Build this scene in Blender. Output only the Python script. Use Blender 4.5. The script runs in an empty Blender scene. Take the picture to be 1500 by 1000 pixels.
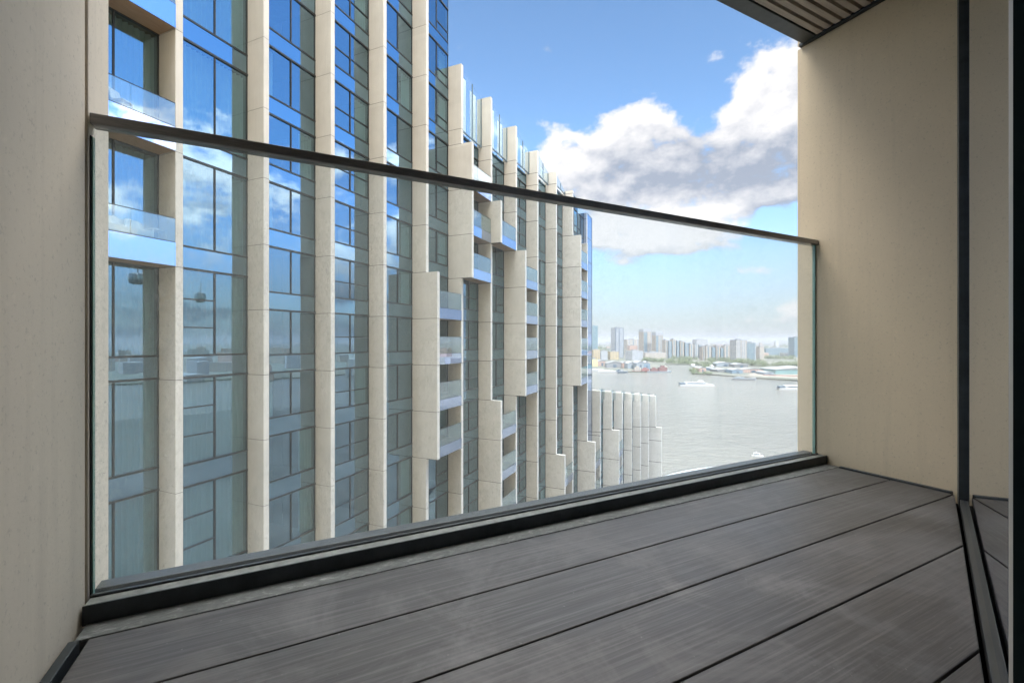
import bpy, math, random
from math import sin, cos, radians, atan2, sqrt, pi
from mathutils import Vector
random.seed(7)
S = bpy.context.scene
C = S.collection

# ------------------------------------------------------------------ camera, sky, sun, exposure
F = 655.0            # focal length in pixels of a 1500 px wide picture
CZ = 52.0            # camera height above the river
DZ = CZ - 0.75       # balcony deck
cam = bpy.data.cameras.new("camera")
co = bpy.data.objects.new("camera", cam); C.objects.link(co)
co.location = (0, 0, CZ); co.rotation_euler = (radians(90), 0, 0)
cam.sensor_width = 36; cam.lens = F / 1500 * 36; cam.clip_start = 0.02; cam.clip_end = 60000
cam.shift_y = -0.0007
S.camera = co
S.view_settings.view_transform = 'Standard'; S.view_settings.look = 'None'
S.view_settings.exposure = 1.7; S.view_settings.gamma = 1
S.cycles.use_denoising = True
S.cycles.max_bounces = 10; S.cycles.transparent_max_bounces = 16
S.cycles.diffuse_bounces = 8; S.cycles.glossy_bounces = 5
S.cycles.sample_clamp_indirect = 6; S.cycles.caustics_reflective = False; S.cycles.caustics_refractive = False

SUN_EL = radians(40); SUN_AZ = atan2(0.20, -0.98)      # clockwise from +Y
sd = Vector((sin(SUN_AZ) * cos(SUN_EL), cos(SUN_AZ) * cos(SUN_EL), sin(SUN_EL)))
sl = bpy.data.lights.new("sun", 'SUN'); sl.energy = 2.0; sl.angle = radians(0.5); sl.color = (1.0, 0.93, 0.84)
so = bpy.data.objects.new("sun", sl); C.objects.link(so)
so.rotation_euler = (-sd).to_track_quat('-Z', 'Y').to_euler(); so.location = (30, -40, 120)

def azel(px, py):
    a = math.atan((px - 750) / F); return a, math.atan((499 - py) / F * cos(a))

W = bpy.data.worlds.new("World"); S.world = W; W.use_nodes = True
def world():
    g = bpy.data.node_groups.new("cloud_field", 'ShaderNodeTree')
    g.interface.new_socket("Az", in_out='INPUT', socket_type='NodeSocketFloat')
    g.interface.new_socket("El", in_out='INPUT', socket_type='NodeSocketFloat')
    for nm_ in ("D", "B", "O", "R", "N"): g.interface.new_socket(nm_, in_out='OUTPUT', socket_type='NodeSocketFloat')
    n, l = g.nodes, g.links
    gi = n.new('NodeGroupInput'); go = n.new('NodeGroupOutput')
    def M(op, a, b=None, c=None, clamp=False):
        m = n.new('ShaderNodeMath'); m.operation = op; m.use_clamp = clamp
        for i, v in enumerate((a, b, c)):
            if v is None: continue
            if isinstance(v, (int, float)): m.inputs[i].default_value = v
            else: l.new(v, m.inputs[i])
        return m.outputs[0]
    az, el = gi.outputs[0], gi.outputs[1]
    # cloud map coordinates on the sphere (azimuth, elevation)
    cv = n.new('ShaderNodeCombineXYZ'); l.new(az, cv.inputs[0]); l.new(M('MULTIPLY', el, 1.5), cv.inputs[1])
    def noise(scale, det, rough, off):
        v = n.new('ShaderNodeVectorMath'); v.operation = 'ADD'; l.new(cv.outputs[0], v.inputs[0]); v.inputs[1].default_value = off
        t = n.new('ShaderNodeTexNoise'); l.new(v.outputs[0], t.inputs['Vector'])
        t.inputs['Scale'].default_value = scale; t.inputs['Detail'].default_value = det; t.inputs['Roughness'].default_value = rough
        return t.outputs['Fac']
    fine = noise(15.0, 10, 0.58, (3.1, 1.7, 0.4))
    med = noise(5.5, 4, .55, (1.9, 6.3, 2.4))
    big = noise(2.6, 3, 0.5, (7.3, 2.2, 5.0))
    # clouds seen over the river: (x, y, half width, half height, amount, brightness) in picture pixels -> angles
    blobs = [(938,180,40,34,1.0,1),(958,205,40,30,.8,1),(905,205,30,26,.6,.8),(1112,150,46,46,1.1,1),(1150,178,50,42,.9,1),(1090,182,40,26,.8,.9),(1040,248,110,36,1.0,.02),(930,244,66,34,1.1,.0),(1140,240,70,56,1.2,.0),(1000,215,50,22,.7,.25),
             (826,212,30,28,1.0,1),(850,235,40,30,.9,.95),(800,248,34,24,.8,1),(835,268,60,22,.8,.75),(905,280,70,20,.8,.25),(1120,285,70,14,.6,.6),(1000,250,16,10,.3,1.6),
             (925,332,80,24,1.35,1.3),(1000,338,66,24,1.5,1.3),(985,366,80,9,.6,.5),(950,300,60,14,.5,.8),(880,350,40,16,.6,.8),(1055,308,22,6,.5,.8),
             (1115,396,34,9,.75,.9),(1158,450,30,16,.85,.9),(1092,430,34,6,.45,.6),(925,385,34,8,.45,.6),(1120,85,70,34,.40,.9),(1155,110,40,50,.26,.8),(966,48,20,8,.20,.9),(1050,85,26,14,.22,.9),(1215,130,60,70,.9,.7),
             (1130,470,70,6,.45,.6),(1010,440,60,5,.40,.6),(880,300,50,60,.35,.6)]
    cur = None; bri = None
    for px, py, rx, ry, amp, br in blobs:
        a, e = azel(px, py); a1, _ = azel(px + rx, py); _, e1 = azel(px, py - ry)
        dx = M('MULTIPLY', M('SUBTRACT', az, a), 1 / (a1 - a)); dy = M('MULTIPLY', M('SUBTRACT', el, e), 1 / (e1 - e))
        r2 = M('ADD', M('MULTIPLY', dx, dx), M('MULTIPLY', dy, dy))
        b = M('MULTIPLY', M('EXPONENT', M('MULTIPLY', r2, -0.9)), amp)
        cur = b if cur is None else M('ADD', cur, b)
        c_ = M('MULTIPLY', b, br); bri = c_ if bri is None else M('ADD', bri, c_)
    ratio = M('DIVIDE', bri, M('MAXIMUM', cur, .02))
    cur = M('MINIMUM', cur, .98)
    # broken cumulus over the rest of the sky, kept off the part seen directly
    m = n.new('ShaderNodeMapRange'); m.interpolation_type = 'SMOOTHSTEP'; l.new(M('ABSOLUTE', M('SUBTRACT', az, 0.05)), m.inputs[0])
    m.inputs[1].default_value = .62; m.inputs[2].default_value = .85
    e2 = n.new('ShaderNodeMapRange'); e2.interpolation_type = 'SMOOTHSTEP'; l.new(el, e2.inputs[0])
    e2.inputs[1].default_value = .56; e2.inputs[2].default_value = .40
    e3 = M('MULTIPLY', M('SUBTRACT', big, .40), 6.0, clamp=True)
    rest = M('MULTIPLY', M('MULTIPLY', M('MULTIPLY', m.outputs[0], e2.outputs[0]), e3), .85)
    # bright overhead cloud added out of view as fill light for the balcony
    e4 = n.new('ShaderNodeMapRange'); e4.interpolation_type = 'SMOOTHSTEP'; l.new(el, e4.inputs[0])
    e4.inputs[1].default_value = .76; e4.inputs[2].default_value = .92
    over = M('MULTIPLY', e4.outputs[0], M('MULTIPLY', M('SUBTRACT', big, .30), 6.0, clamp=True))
    cur = M('ADD', M('ADD', cur, rest), over)
    d = M('ADD', M('ADD', cur, M('MULTIPLY', M('SUBTRACT', med, .5), .7)), M('MULTIPLY', M('SUBTRACT', fine, .5), 1.9))
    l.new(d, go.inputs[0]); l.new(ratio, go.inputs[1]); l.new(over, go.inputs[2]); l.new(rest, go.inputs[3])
    l.new(fine, go.inputs[4])

    nt = W.node_tree; n, l = nt.nodes, nt.links
    for x in list(n): n.remove(x)
    def M(op, a, b=None, clamp=False):
        m = n.new('ShaderNodeMath'); m.operation = op; m.use_clamp = clamp
        for i, v in enumerate((a, b)):
            if v is None: continue
            if isinstance(v, (int, float)): m.inputs[i].default_value = v
            else: l.new(v, m.inputs[i])
        return m.outputs[0]
    out = n.new('ShaderNodeOutputWorld'); bg = n.new('ShaderNodeBackground'); bg.inputs[1].default_value = 0.15
    sky = n.new('ShaderNodeTexSky'); sky.sky_type = 'NISHITA'; sky.sun_disc = False
    sky.sun_elevation = SUN_EL; sky.sun_rotation = SUN_AZ; sky.altitude = 50; sky.air_density = 1.0; sky.dust_density = 0.6; sky.ozone_density = 2.0
    tc = n.new('ShaderNodeTexCoord'); nm = n.new('ShaderNodeVectorMath'); nm.operation = 'NORMALIZE'; l.new(tc.outputs['Generated'], nm.inputs[0])
    sp = n.new('ShaderNodeSeparateXYZ'); l.new(nm.outputs[0], sp.inputs[0])
    az = M('ARCTAN2', sp.outputs[0], sp.outputs[1]); el = M('ARCSINE', sp.outputs[2])
    def field(a, e):
        q = n.new('ShaderNodeGroup'); q.node_tree = g; l.new(a, q.inputs[0]); l.new(e, q.inputs[1]); return q.outputs
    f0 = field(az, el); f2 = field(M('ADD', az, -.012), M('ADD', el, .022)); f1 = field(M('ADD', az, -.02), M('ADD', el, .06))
    def ss(v, a, b):
        m = n.new('ShaderNodeMapRange'); m.interpolation_type = 'SMOOTHSTEP'; l.new(v, m.inputs[0]); m.inputs[1].default_value = a; m.inputs[2].default_value = b; return m.outputs[0]
    alpha = ss(f0[0], .34, .80)
    relief = M('MULTIPLY', M('SUBTRACT', f0[0], f2[0]), .75)             # lit tops, shaded undersides of each puff
    lit_blob = M('ADD', f0[1], M('ADD', relief, M('MULTIPLY', M('SUBTRACT', f0[4], .5), .5)))
    lit_rest = M('ADD', M('SUBTRACT', 1.0, ss(f1[0], .4, 1.2)), relief)
    isr = ss(f0[3], .02, .15)
    lit = M('ADD', M('MULTIPLY', lit_rest, isr), M('MULTIPLY', lit_blob, M('SUBTRACT', 1.0, isr)), clamp=True)
    mix = n.new('ShaderNodeMix'); mix.data_type = 'RGBA'; l.new(lit, mix.inputs['Factor'])
    mix.inputs['A'].default_value = (.92, 1.02, 1.22, 1); mix.inputs['B'].default_value = (2.28, 2.23, 2.19, 1)
    east = n.new('ShaderNodeMix'); east.data_type = 'RGBA'; l.new(M('MULTIPLY', lit_rest, 1.0, True), east.inputs['Factor'])
    east.inputs['A'].default_value = (2.3, 2.5, 3.0, 1); east.inputs['B'].default_value = (7.6, 7.2, 7.2, 1)
    low = n.new('ShaderNodeMix'); low.data_type = 'RGBA'; l.new(ss(el, .24, .08), low.inputs['Factor']); l.new(east.outputs['Result'], low.inputs['A']); low.inputs['B'].default_value = (.75, 1.0, 1.3, 1)
    mr = n.new('ShaderNodeMix'); mr.data_type = 'RGBA'; l.new(isr, mr.inputs['Factor']); l.new(mix.outputs['Result'], mr.inputs['A']); l.new(low.outputs['Result'], mr.inputs['B']); mix = mr
    ov = n.new('ShaderNodeMix'); ov.data_type = 'RGBA'; l.new(ss(f0[2], .02, .5), ov.inputs['Factor']); l.new(mix.outputs['Result'], ov.inputs['A']); ov.inputs['B'].default_value = (35, 33.6, 31.5, 1)  # added overhead fill, far brighter than the visible clouds
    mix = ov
    # thin veil near the horizon
    skc = n.new('ShaderNodeMix'); skc.data_type = 'RGBA'; l.new(M('MULTIPLY', ss(el, .30, .0), .82), skc.inputs['Factor'])
    gr = n.new('ShaderNodeMix'); gr.data_type = 'RGBA'; gr.blend_type = 'MULTIPLY'; gr.inputs['Factor'].default_value = 1; l.new(sky.outputs[0], gr.inputs['A']); 
    em = n.new('ShaderNodeMix'); em.data_type = 'RGBA'; l.new(ss(az, .75, 1.15), em.inputs['Factor']); em.inputs['A'].default_value = (.47, .545, .575, 1); em.inputs['B'].default_value = (.75, 1.02, 1.25, 1); l.new(em.outputs['Result'], gr.inputs['B'])
    l.new(gr.outputs['Result'], skc.inputs['A']); skc.inputs['B'].default_value = (1.34, 1.33, 1.42, 1)
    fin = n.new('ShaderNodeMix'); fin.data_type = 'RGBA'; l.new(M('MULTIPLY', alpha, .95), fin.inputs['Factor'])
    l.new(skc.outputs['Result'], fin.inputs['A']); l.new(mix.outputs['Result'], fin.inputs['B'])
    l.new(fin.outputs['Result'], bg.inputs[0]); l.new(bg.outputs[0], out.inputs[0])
world()

# ------------------------------------------------------------------ helpers
class MB:
    def __init__(s, T=None): s.v = []; s.f = []; s.m = []; s.T = T or (lambda x, y, z: (x, y, z))
    def poly(s, pts, m=0):
        b = len(s.v); s.v += [s.T(*p) for p in pts]; s.f.append(tuple(range(b, b + len(pts)))); s.m.append(m)
    def box(s, x0, x1, y0, y1, z0, z1, m=0):
        s.prism([(x0, y0), (x1, y0), (x1, y1), (x0, y1)], z0, z1, m)
    def prism(s, pl, z0, z1, m=0):
        n = len(pl); b = len(s.v)
        s.v += [s.T(x, y, z0) for x, y in pl] + [s.T(x, y, z1) for x, y in pl]
        s.f.append(tuple(b + i for i in reversed(range(n)))); s.f.append(tuple(b + n + i for i in range(n)))
        for i in range(n):
            j = (i + 1) % n; s.f.append((b + i, b + j, b + n + j, b + n + i))
        s.m += [m] * (n + 2)
    def loft(s, rings, m=0, caps=True):
        n = len(rings[0]); b = len(s.v)
        for r in rings: s.v += [s.T(*p) for p in r]
        for k in range(len(rings) - 1):
            for i in range(n):
                j = (i + 1) % n; s.f.append((b + k*n + i, b + k*n + j, b + (k+1)*n + j, b + (k+1)*n + i)); s.m.append(m)
        if caps:
            s.f.append(tuple(b + i for i in reversed(range(n)))); s.m.append(m)
            e = b + (len(rings) - 1) * n; s.f.append(tuple(e + i for i in range(n))); s.m.append(m)
    def tube(s, a, b, r, n=8, m=0, r2=None):
        a = Vector(a); b = Vector(b); d = (b - a).normalized(); u = d.orthogonal().normalized(); w = d.cross(u); r2 = r if r2 is None else r2
        s.loft([[tuple(p + (u * cos(2*pi*i/n) + w * sin(2*pi*i/n)) * q) for i in range(n)] for p, q in ((a, r), (b, r2))], m)
    def mesh(s, name, mats):
        me = bpy.data.meshes.new(name); me.from_pydata(s.v, [], s.f)
        for x in (mats if isinstance(mats, (list, tuple)) else [mats]): me.materials.append(x)
        me.polygons.foreach_set('material_index', s.m); me.update(); return me
    def build(s, name, mats, parent=None, loc=None, rot=None, bevel=0):
        return put(name, s.mesh(name, mats), parent, loc, rot, bevel)
def put(name, me, parent=None, loc=None, rot=None, bevel=0):
    o = bpy.data.objects.new(name, me); C.objects.link(o)
    if parent: o.parent = parent
    if loc: o.location = loc
    if rot: o.rotation_euler = (0, 0, rot)
    if bevel:
        bv = o.modifiers.new('bevel', 'BEVEL'); bv.width = bevel; bv.segments = 2; bv.limit_method = 'ANGLE'
    return o
def tag(o, label=None, cat=None, group=None, kind=None):
    for k, v in (('label', label), ('category', cat), ('group', group), ('kind', kind)):
        if v: o[k] = v
    return o
def thing(name, label, cat, loc=(0, 0, 0), rot=0, group=None):
    o = bpy.data.objects.new(name, None); C.objects.link(o); o.empty_display_size = .1
    o.location = loc; o.rotation_euler = (0, 0, rot); return tag(o, label, cat, group)

# ------------------------------------------------------------------ materials
class NT:
    def __init__(s, name):
        s.mat = bpy.data.materials.new(name); s.mat.use_nodes = True; s.n = s.mat.node_tree.nodes; s.l = s.mat.node_tree.links
        s.b = s.n['Principled BSDF']; s.out = s.n['Material Output']
    def new(s, t): return s.n.new(t)
    def setv(s, sock, v):
        if hasattr(v, 'is_output') or isinstance(v, bpy.types.NodeSocket): s.l.new(v, sock)
        else: sock.default_value = v
    def coord(s, scale=(1, 1, 1), kind='Object', rot=(0, 0, 0)):
        t = s.new('ShaderNodeTexCoord'); m = s.new('ShaderNodeMapping'); s.l.new(t.outputs[kind], m.inputs[0]); m.inputs['Scale'].default_value = scale; m.inputs['Rotation'].default_value = rot
        return m.outputs[0]
    def noise(s, vec, scale=5, det=4, rough=.5, dist=0, out='Fac'):
        t = s.new('ShaderNodeTexNoise'); s.l.new(vec, t.inputs['Vector']); t.inputs['Scale'].default_value = scale
        t.inputs['Detail'].default_value = det; t.inputs['Roughness'].default_value = rough; t.inputs['Distortion'].default_value = dist; return t.outputs[out]
    def ramp(s, v, stops):
        r = s.new('ShaderNodeValToRGB'); s.l.new(v, r.inputs[0]); e = r.color_ramp.elements
        while len(e) < len(stops): e.new(.5)
        for i, (p, c) in enumerate(stops): e[i].position = p; e[i].color = (*c, 1) if isinstance(c, tuple) else (c, c, c, 1)
        return r.outputs[0]
    def mixc(s, f, a, b, mode='MIX'):
        m = s.new('ShaderNodeMix'); m.data_type = 'RGBA'; m.blend_type = mode
        s.setv(m.inputs['Factor'], f); s.setv(m.inputs['A'], (*a, 1) if isinstance(a, tuple) else a); s.setv(m.inputs['B'], (*b, 1) if isinstance(b, tuple) else b); return m.outputs['Result']
    def math(s, op, a, b=0.0, clamp=False):
        m = s.new('ShaderNodeMath'); m.operation = op; m.use_clamp = clamp; s.setv(m.inputs[0], a); s.setv(m.inputs[1], b); return m.outputs[0]
    def bump(s, h, strength=.2, dist=.01, to=None):
        b = s.new('ShaderNodeBump'); b.inputs['Strength'].default_value = strength; b.inputs['Distance'].default_value = dist; s.l.new(h, b.inputs['Height'])
        s.l.new(b.outputs[0], (to or s.b).inputs['Normal']); return b.outputs[0]
def simple(name, col, rough=.6, metal=0, var=.12, scale=3, spec=.5):
    t = NT(name); v = t.coord(); nz = t.noise(v, scale, 5, .6)
    c = t.ramp(nz, [(.3, tuple(x * (1 - var) for x in col)), (.7, tuple(min(1, x * (1 + var)) for x in col))])
    t.l.new(c, t.b.inputs['Base Color']); t.b.inputs['Roughness'].default_value = rough; t.b.inputs['Metallic'].default_value = metal
    t.b.inputs['Specular IOR Level'].default_value = spec
    return t.mat

def stone(name, base, streak=.10, speck=.5, rough=.85, panel=0):
    t = NT(name); v = t.coord()
    big = t.noise(v, .9, 4, .6)
    c = t.ramp(big, [(.3, tuple(x * .93 for x in base)), (.7, tuple(x * 1.05 for x in base))])
    st = t.noise(t.coord((7, 7, .35)), 1.6, 5, .65)
    c = t.mixc(t.ramp(st, [(.5, 0.0), (.78, streak * 3)]), c, tuple(x * .72 for x in base))
    sp = t.noise(v, 75, 4, .75)
    c = t.mixc(t.ramp(sp, [(.33, speck), (.42, 0.0)]), c, tuple(x * .62 for x in base))
    sp2 = t.noise(v, 38, 4, .7)
    c = t.mixc(t.ramp(sp2, [(.60, 0.0), (.72, speck * .5)]), c, tuple(min(1, x * 1.25) for x in base))
    if panel:
        sp_ = t.new('ShaderNodeSeparateXYZ'); t.l.new(v, sp_.inputs[0]); wn = t.new('ShaderNodeTexWhiteNoise'); wn.noise_dimensions = '2D'
        cb = t.new('ShaderNodeCombineXYZ'); t.l.new(t.math('FLOOR', t.math('DIVIDE', sp_.outputs[0], 3.3486)), cb.inputs[0]); t.l.new(t.math('FLOOR', t.math('DIVIDE', t.math('SUBTRACT', sp_.outputs[2], 1.44), 3.1)), cb.inputs[1])
        t.l.new(cb.outputs[0], wn.inputs['Vector'])
        c = t.mixc(t.math('MULTIPLY', wn.outputs['Value'], panel), c, tuple(x * .72 for x in base))
    t.l.new(c, t.b.inputs['Base Color']); t.b.inputs['Roughness'].default_value = rough
    t.bump(t.noise(v, 80, 4, .7), .22, .002)
    return t.mat
M_wall = stone('grc_beige', (.75, .625, .44), .16)
M_wallL = stone('grc_grey_beige', (.68, .61, .50), .16)
M_fin = stone('fin_stone', (.69, .68, .64), .13, .04, .85, .30)
M_joint = simple('joint_shadow', (.06, .055, .05), .9)
M_black = simple('black_metal', (.042, .050, .054), .38, .3, .25, 20)
M_dark = simple('dark_frame', (.035, .042, .046), .45, .2)
M_void = simple('void_black', (.008, .008, .009), .9)

def rail_mat():
    t = NT('worn_black_rail'); v = t.coord()
    w = t.noise(t.coord((3, 40, 40)), 6, 6, .7)
    c = t.ramp(w, [(.45, (.21, .20, .195)), (.62, (.28, .265, .25)), (.75, (.42, .38, .33))])
    t.l.new(c, t.b.inputs['Base Color']); t.b.inputs['Roughness'].default_value = .42; t.b.inputs['Metallic'].default_value = .35
    t.bump(t.noise(v, 220, 3, .6), .2, .001); return t.mat
M_rail = rail_mat()

def deck_mat():
    t = NT('composite_decking')
    g = t.noise(t.coord((1.0, 34, 8)), 2.2, 9, .78)
    c = t.ramp(g, [(.32, (.050, .048, .048)), (.5, (.098, .092, .090)), (.68, (.175, .166, .162))])
    f = t.noise(t.coord((1.3, 78, 8)), 1.5, 3, .6)
    c = t.mixc(t.ramp(f, [(.40, .75), (.58, 0.0)]), c, (.050, .047, .046))
    sc = t.noise(t.coord((1, 1, 1)), 3.4, 8, .72, .6)
    m = t.ramp(sc, [(.48, 0.0), (.74, .5)])
    c = t.mixc(m, c, (.30, .295, .30))
    sp = t.noise(t.coord((1, 1, 1)), 70, 2, .5)
    c = t.mixc(t.ramp(sp, [(.72, 0.0), (.78, .5)]), c, (.30, .29, .28))
    big = t.noise(t.coord(), .9, 3, .5)
    c = t.mixc(t.ramp(big, [(.35, .35), (.65, 0.0)]), c, (.09, .087, .087))
    t.l.new(c, t.b.inputs['Base Color'])
    t.l.new(t.ramp(sc, [(.4, .42), (.7, .62)]), t.b.inputs['Roughness'])
    t.bump(f, .25, .0012); return t.mat
M_deck = deck_mat()
def edge_mat():
    t = NT('edge_strip_stone'); v = t.coord()
    c = t.ramp(t.noise(t.coord((1, 2.5, 1)), 24, 6, .75, .8), [(.35, (.09, .094, .094)), (.55, (.15, .155, .15)), (.72, (.32, .32, .31))])
    t.l.new(c, t.b.inputs['Base Color']); t.b.inputs['Roughness'].default_value = .6; t.bump(t.noise(v, 90, 4), .4, .002); return t.mat
M_edge = edge_mat()
def slat_mat():
    t = NT('grey_brown_slat')
    c = t.ramp(t.noise(t.coord((2, 60, 60)), 2, 6, .6), [(.3, (.48, .415, .35)), (.7, (.68, .60, .52))])
    t.l.new(c, t.b.inputs['Base Color']); t.b.inputs['Roughness'].default_value = .6; return t.mat
M_slat = slat_mat()
def soffit_wood():
    t = NT('soffit_wood')
    c = t.ramp(t.noise(t.coord((1, 30, 1)), 3, 6, .6), [(.3, (.22, .15, .10)), (.7, (.46, .34, .25))])
    t.l.new(c, t.b.inputs['Base Color']); t.b.inputs['Roughness'].default_value = .6; return t.mat
M_soffit = soffit_wood()

def glass_mat(name, refl, trans, fac, bump=.0, rough=.0, dirt=0, bscale=(.5, .5, .35), dirtcol=(.72, .76, .74)):
    """coated glazing: tinted mirror over tinted see-through, stronger at grazing angles"""
    t = NT(name); t.n.remove(t.b)
    gl = t.new('ShaderNodeBsdfGlossy'); gl.inputs['Color'].default_value = (*refl, 1); gl.inputs['Roughness'].default_value = rough
    tr = t.new('ShaderNodeBsdfTransparent'); tr.inputs['Color'].default_value = (*trans, 1)
    lw = t.new('ShaderNodeLayerWeight'); lw.inputs[0].default_value = .5
    f = t.math('ADD', t.math('MULTIPLY', t.math('POWER', lw.outputs['Facing'], 4.5), 1 - fac), fac, True)
    mx = t.new('ShaderNodeMixShader'); t.l.new(f, mx.inputs[0]); t.l.new(tr.outputs[0], mx.inputs[1]); t.l.new(gl.outputs[0], mx.inputs[2])
    if bump: t.bump(t.noise(t.coord(bscale), 1.3, 2, .5), bump, .05, gl)
    last = mx.outputs[0]
    if dirt:
        df = t.new('ShaderNodeBsdfDiffuse'); df.inputs[0].default_value = (*dirtcol, 1)
        tl = t.new('ShaderNodeBsdfTranslucent'); tl.inputs[0].default_value = (*dirtcol, 1)
        ad = t.new('ShaderNodeMixShader'); ad.inputs[0].default_value = .6; t.l.new(df.outputs[0], ad.inputs[1]); t.l.new(tl.outputs[0], ad.inputs[2])
        m2 = t.new('ShaderNodeMixShader'); t.setv(m2.inputs[0], dirt(t) if callable(dirt) else dirt); t.l.new(last, m2.inputs[1]); t.l.new(ad.outputs[0], m2.inputs[2]); last = m2.outputs[0]
    t.l.new(last, t.out.inputs[0]); return t.mat
M_fglass = glass_mat('facade_glass', (.56, .80, .96), (.31, .47, .49), .34, .06)
M_spand = simple('spandrel_back', (.03, .055, .07), .5)
M_sglass = glass_mat('spandrel_glass', (.56, .82, 1.0), (.16, .26, .32), .42, .04)
M_guard = glass_mat('guard_glass', (.75, .85, .9), (.80, .88, .87), .22, .02, 0, .10)
M_fascia = glass_mat('fascia_glass', (.68, .78, 1.0), (.1, .12, .16), .72, .05)
M_screen = glass_mat('terrace_screen_glass', (.8, .92, 1.0), (.85, .94, .97), .12, .02, 0, .10)
M_frost = simple('frosted_white', (.80, .86, .85), .5)
def dirty(t):
    v = t.coord((1, 1, 1))
    streak = t.noise(t.coord((46, 1, 16)), 2.6, 8, .8, 1.2)
    patch = t.noise(v, 1.6, 5, .6)
    fleck = t.noise(t.coord((1.8, 1, .8)), 62, 6, .8, .6)
    a = t.math('MULTIPLY', t.ramp(streak, [(.46, 0.0), (.66, 1.0)]), t.ramp(patch, [(.36, .1), (.62, 1.0)]))
    a = t.math('MULTIPLY', a, .11)
    b = t.math('MULTIPLY', t.ramp(fleck, [(.56, 0.0), (.68, 1.0)]), t.ramp(patch, [(.35, .05), (.6, .22)]))
    return t.math('ADD', t.math('ADD', a, b), .038, True)
M_bal = glass_mat('balustrade_glass', (.95, 1, 1), (.94, .965, .98), .01, 0, 0, dirty, (.5, .5, .35), (.92, .95, .93))
M_gedge = simple('glass_edge', (.22, .42, .36), .2, 0, .1)
M_win = glass_mat('window_wall_glass', (.92, .95, 1.0), (.35, .37, .38), .62, .0)

# ------------------------------------------------------------------ our balcony
BR = atan2(.4528, .8916)
BL = (0, 0, DZ)
UL, UR = -.485, 2.985
# deck boards (one floor, boards and gaps in its mesh)
def uline(v): return min(2.915, 2.882 + (v - .953) * 2.763)
d = MB(); g = .006
edges = [1.4925, 1.230, .972, .713, .454, .195, -.064, -.323]
for i in range(len(edges) - 1):
    v1 = edges[i] - g / 2 - (.003 if i == 0 else 0); v0 = edges[i + 1] + g / 2
    ur1, ur0 = uline(v1), max(UL + .06, uline(v0))
    if ur1 < UL + .08: break
    kink = [(2.915, .965)] if v1 > .97 > v0 else []
    d.prism([(UL + .045, v0), (ur0, v0)] + kink + [(ur1, v1), (UL + .045, v1)], -.028, 0.0)
deck = d.build('deck', M_deck, None, BL, BR, .0025); tag(deck, kind='structure')
d = MB(); d.box(UL - .1, UR + .1, -1.2, 1.75, -.35, -.06)
tag(d.build('deck_base', M_void, None, BL, BR), kind='structure')
d = MB(); d.box(UL + .012, 2.965, 1.502, 1.576, -.05, -.005)
tag(d.build('edge_strip', M_edge, None, BL, BR, .002), kind='structure')

def trim(name, label, pl, z0, z1, mat):
    m = MB(); m.prism(pl, z0, z1); return tag(m.build(name, mat, None, BL, BR, .002), label, 'trim')
trim('floor_trim', 'dark angle trim along the foot of the left wall', [(UL + .006, -.4), (UL + .028, -.4), (UL + .028, 1.485), (UL + .006, 1.485)], -.03, .005, M_black)
trim('floor_trim', 'thin dark trim along the foot of the right wall', [(2.925, .985), (2.950, .985), (2.950, 1.485), (2.925, 1.485)], -.03, .006, M_black)

# walls
w = MB(); w.box(UL - .30, UL, -1.2, 1.612, -3.2, 3.4); w.box(UL - .30, UL - .0, 1.633, 1.795, -3.2, 3.4); w.box(UL - .30, UL - .03, 1.6125, 1.6325, -3.2, 3.4, 1)
tag(w.build('side_wall', [M_wallL, M_joint], None, BL, BR, .003), 'grey beige concrete wall at left end of the balcony rail', 'wall')
w = MB(); w.box(UR, UR + .30, .955, 1.76, -3.2, 2.645); w.box(UR, UR + .30, .955, 1.76, 2.668, 3.4)
tag(w.build('side_wall', [M_wall, M_joint], None, BL, BR, .003), 'warm beige speckled wall between the balustrade and the window', 'wall')

# soffit
so_ = thing('slatted_soffit', 'grey brown slatted balcony ceiling with dark edge at top right', 'ceiling', BL, BR)
H = CZ - DZ + 1.90
m = MB(); m.box(UL, 2.955, 1.63, 1.712, H, H + .12); m.build('edge_band', M_black, so_, bevel=.002)
m = MB()
for i in range(40):
    v = 1.622 - i * .051
    m.box(UL, 2.952, v - .033, v, H + .004, H + .03)
m.build('slat', M_slat, so_, bevel=.0015)
so_.children[-1]['kind'] = 'stuff'; so_.children[-1].name = 'slats'
m = MB(); m.box(UL - .1, 2.97, -1.3, 1.63, H + .055, H + .2); m.build('backing_board', M_void, so_)
m = MB(); m.box(2.957, UR - .001, .93, 1.735, H - .006, H + .014); m.build('edge_trim', M_dark, so_, bevel=.002)

# glass balustrade
bal = thing('glass_balustrade', 'frameless dirty glass balustrade under a worn black handrail', 'balustrade', BL, BR)
m = MB(); m.box(UL + .003, UR + .0, 1.629, 1.677, 1.351, 1.381); m.build('handrail', M_rail, bal, bevel=.003)
gu1 = UR - .004
m = MB(); m.box(UL + .007, gu1 - .006, 1.6475, 1.6605, .02, 1.3505); m.build('glass_panel', M_bal, bal)
m = MB(); m.box(gu1 - .0055, gu1, 1.646, 1.662, .02, 1.3505); m.build('panel_edge', M_gedge, bal)
m = MB(); m.box(UL + .0037, UL + .0065, 1.646, 1.662, .02, 1.32); m.build('panel_edge', M_gedge, bal)
ch = MB(); ch.box(UL + .004, UR - .003, 1.577, 1.583, -.01, .044); ch.box(UL + .004, UR - .003, 1.583, 1.630, -.01, .038)
ch.box(UL + .004, UR - .003, 1.630, 1.642, -.01, .046); ch.box(UL + .004, UR - .003, 1.667, 1.72, -.01, .046)
ch.build('base_channel', M_black, bal, bevel=.0015)
m = MB(); m.box(UL + .005, UR - .004, 1.5845, 1.6285, .038, .0395); m.build('channel_capping', simple('capping', (.24, .24, .225), .55, .3, .3, 30), bal)
m = MB()
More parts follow.
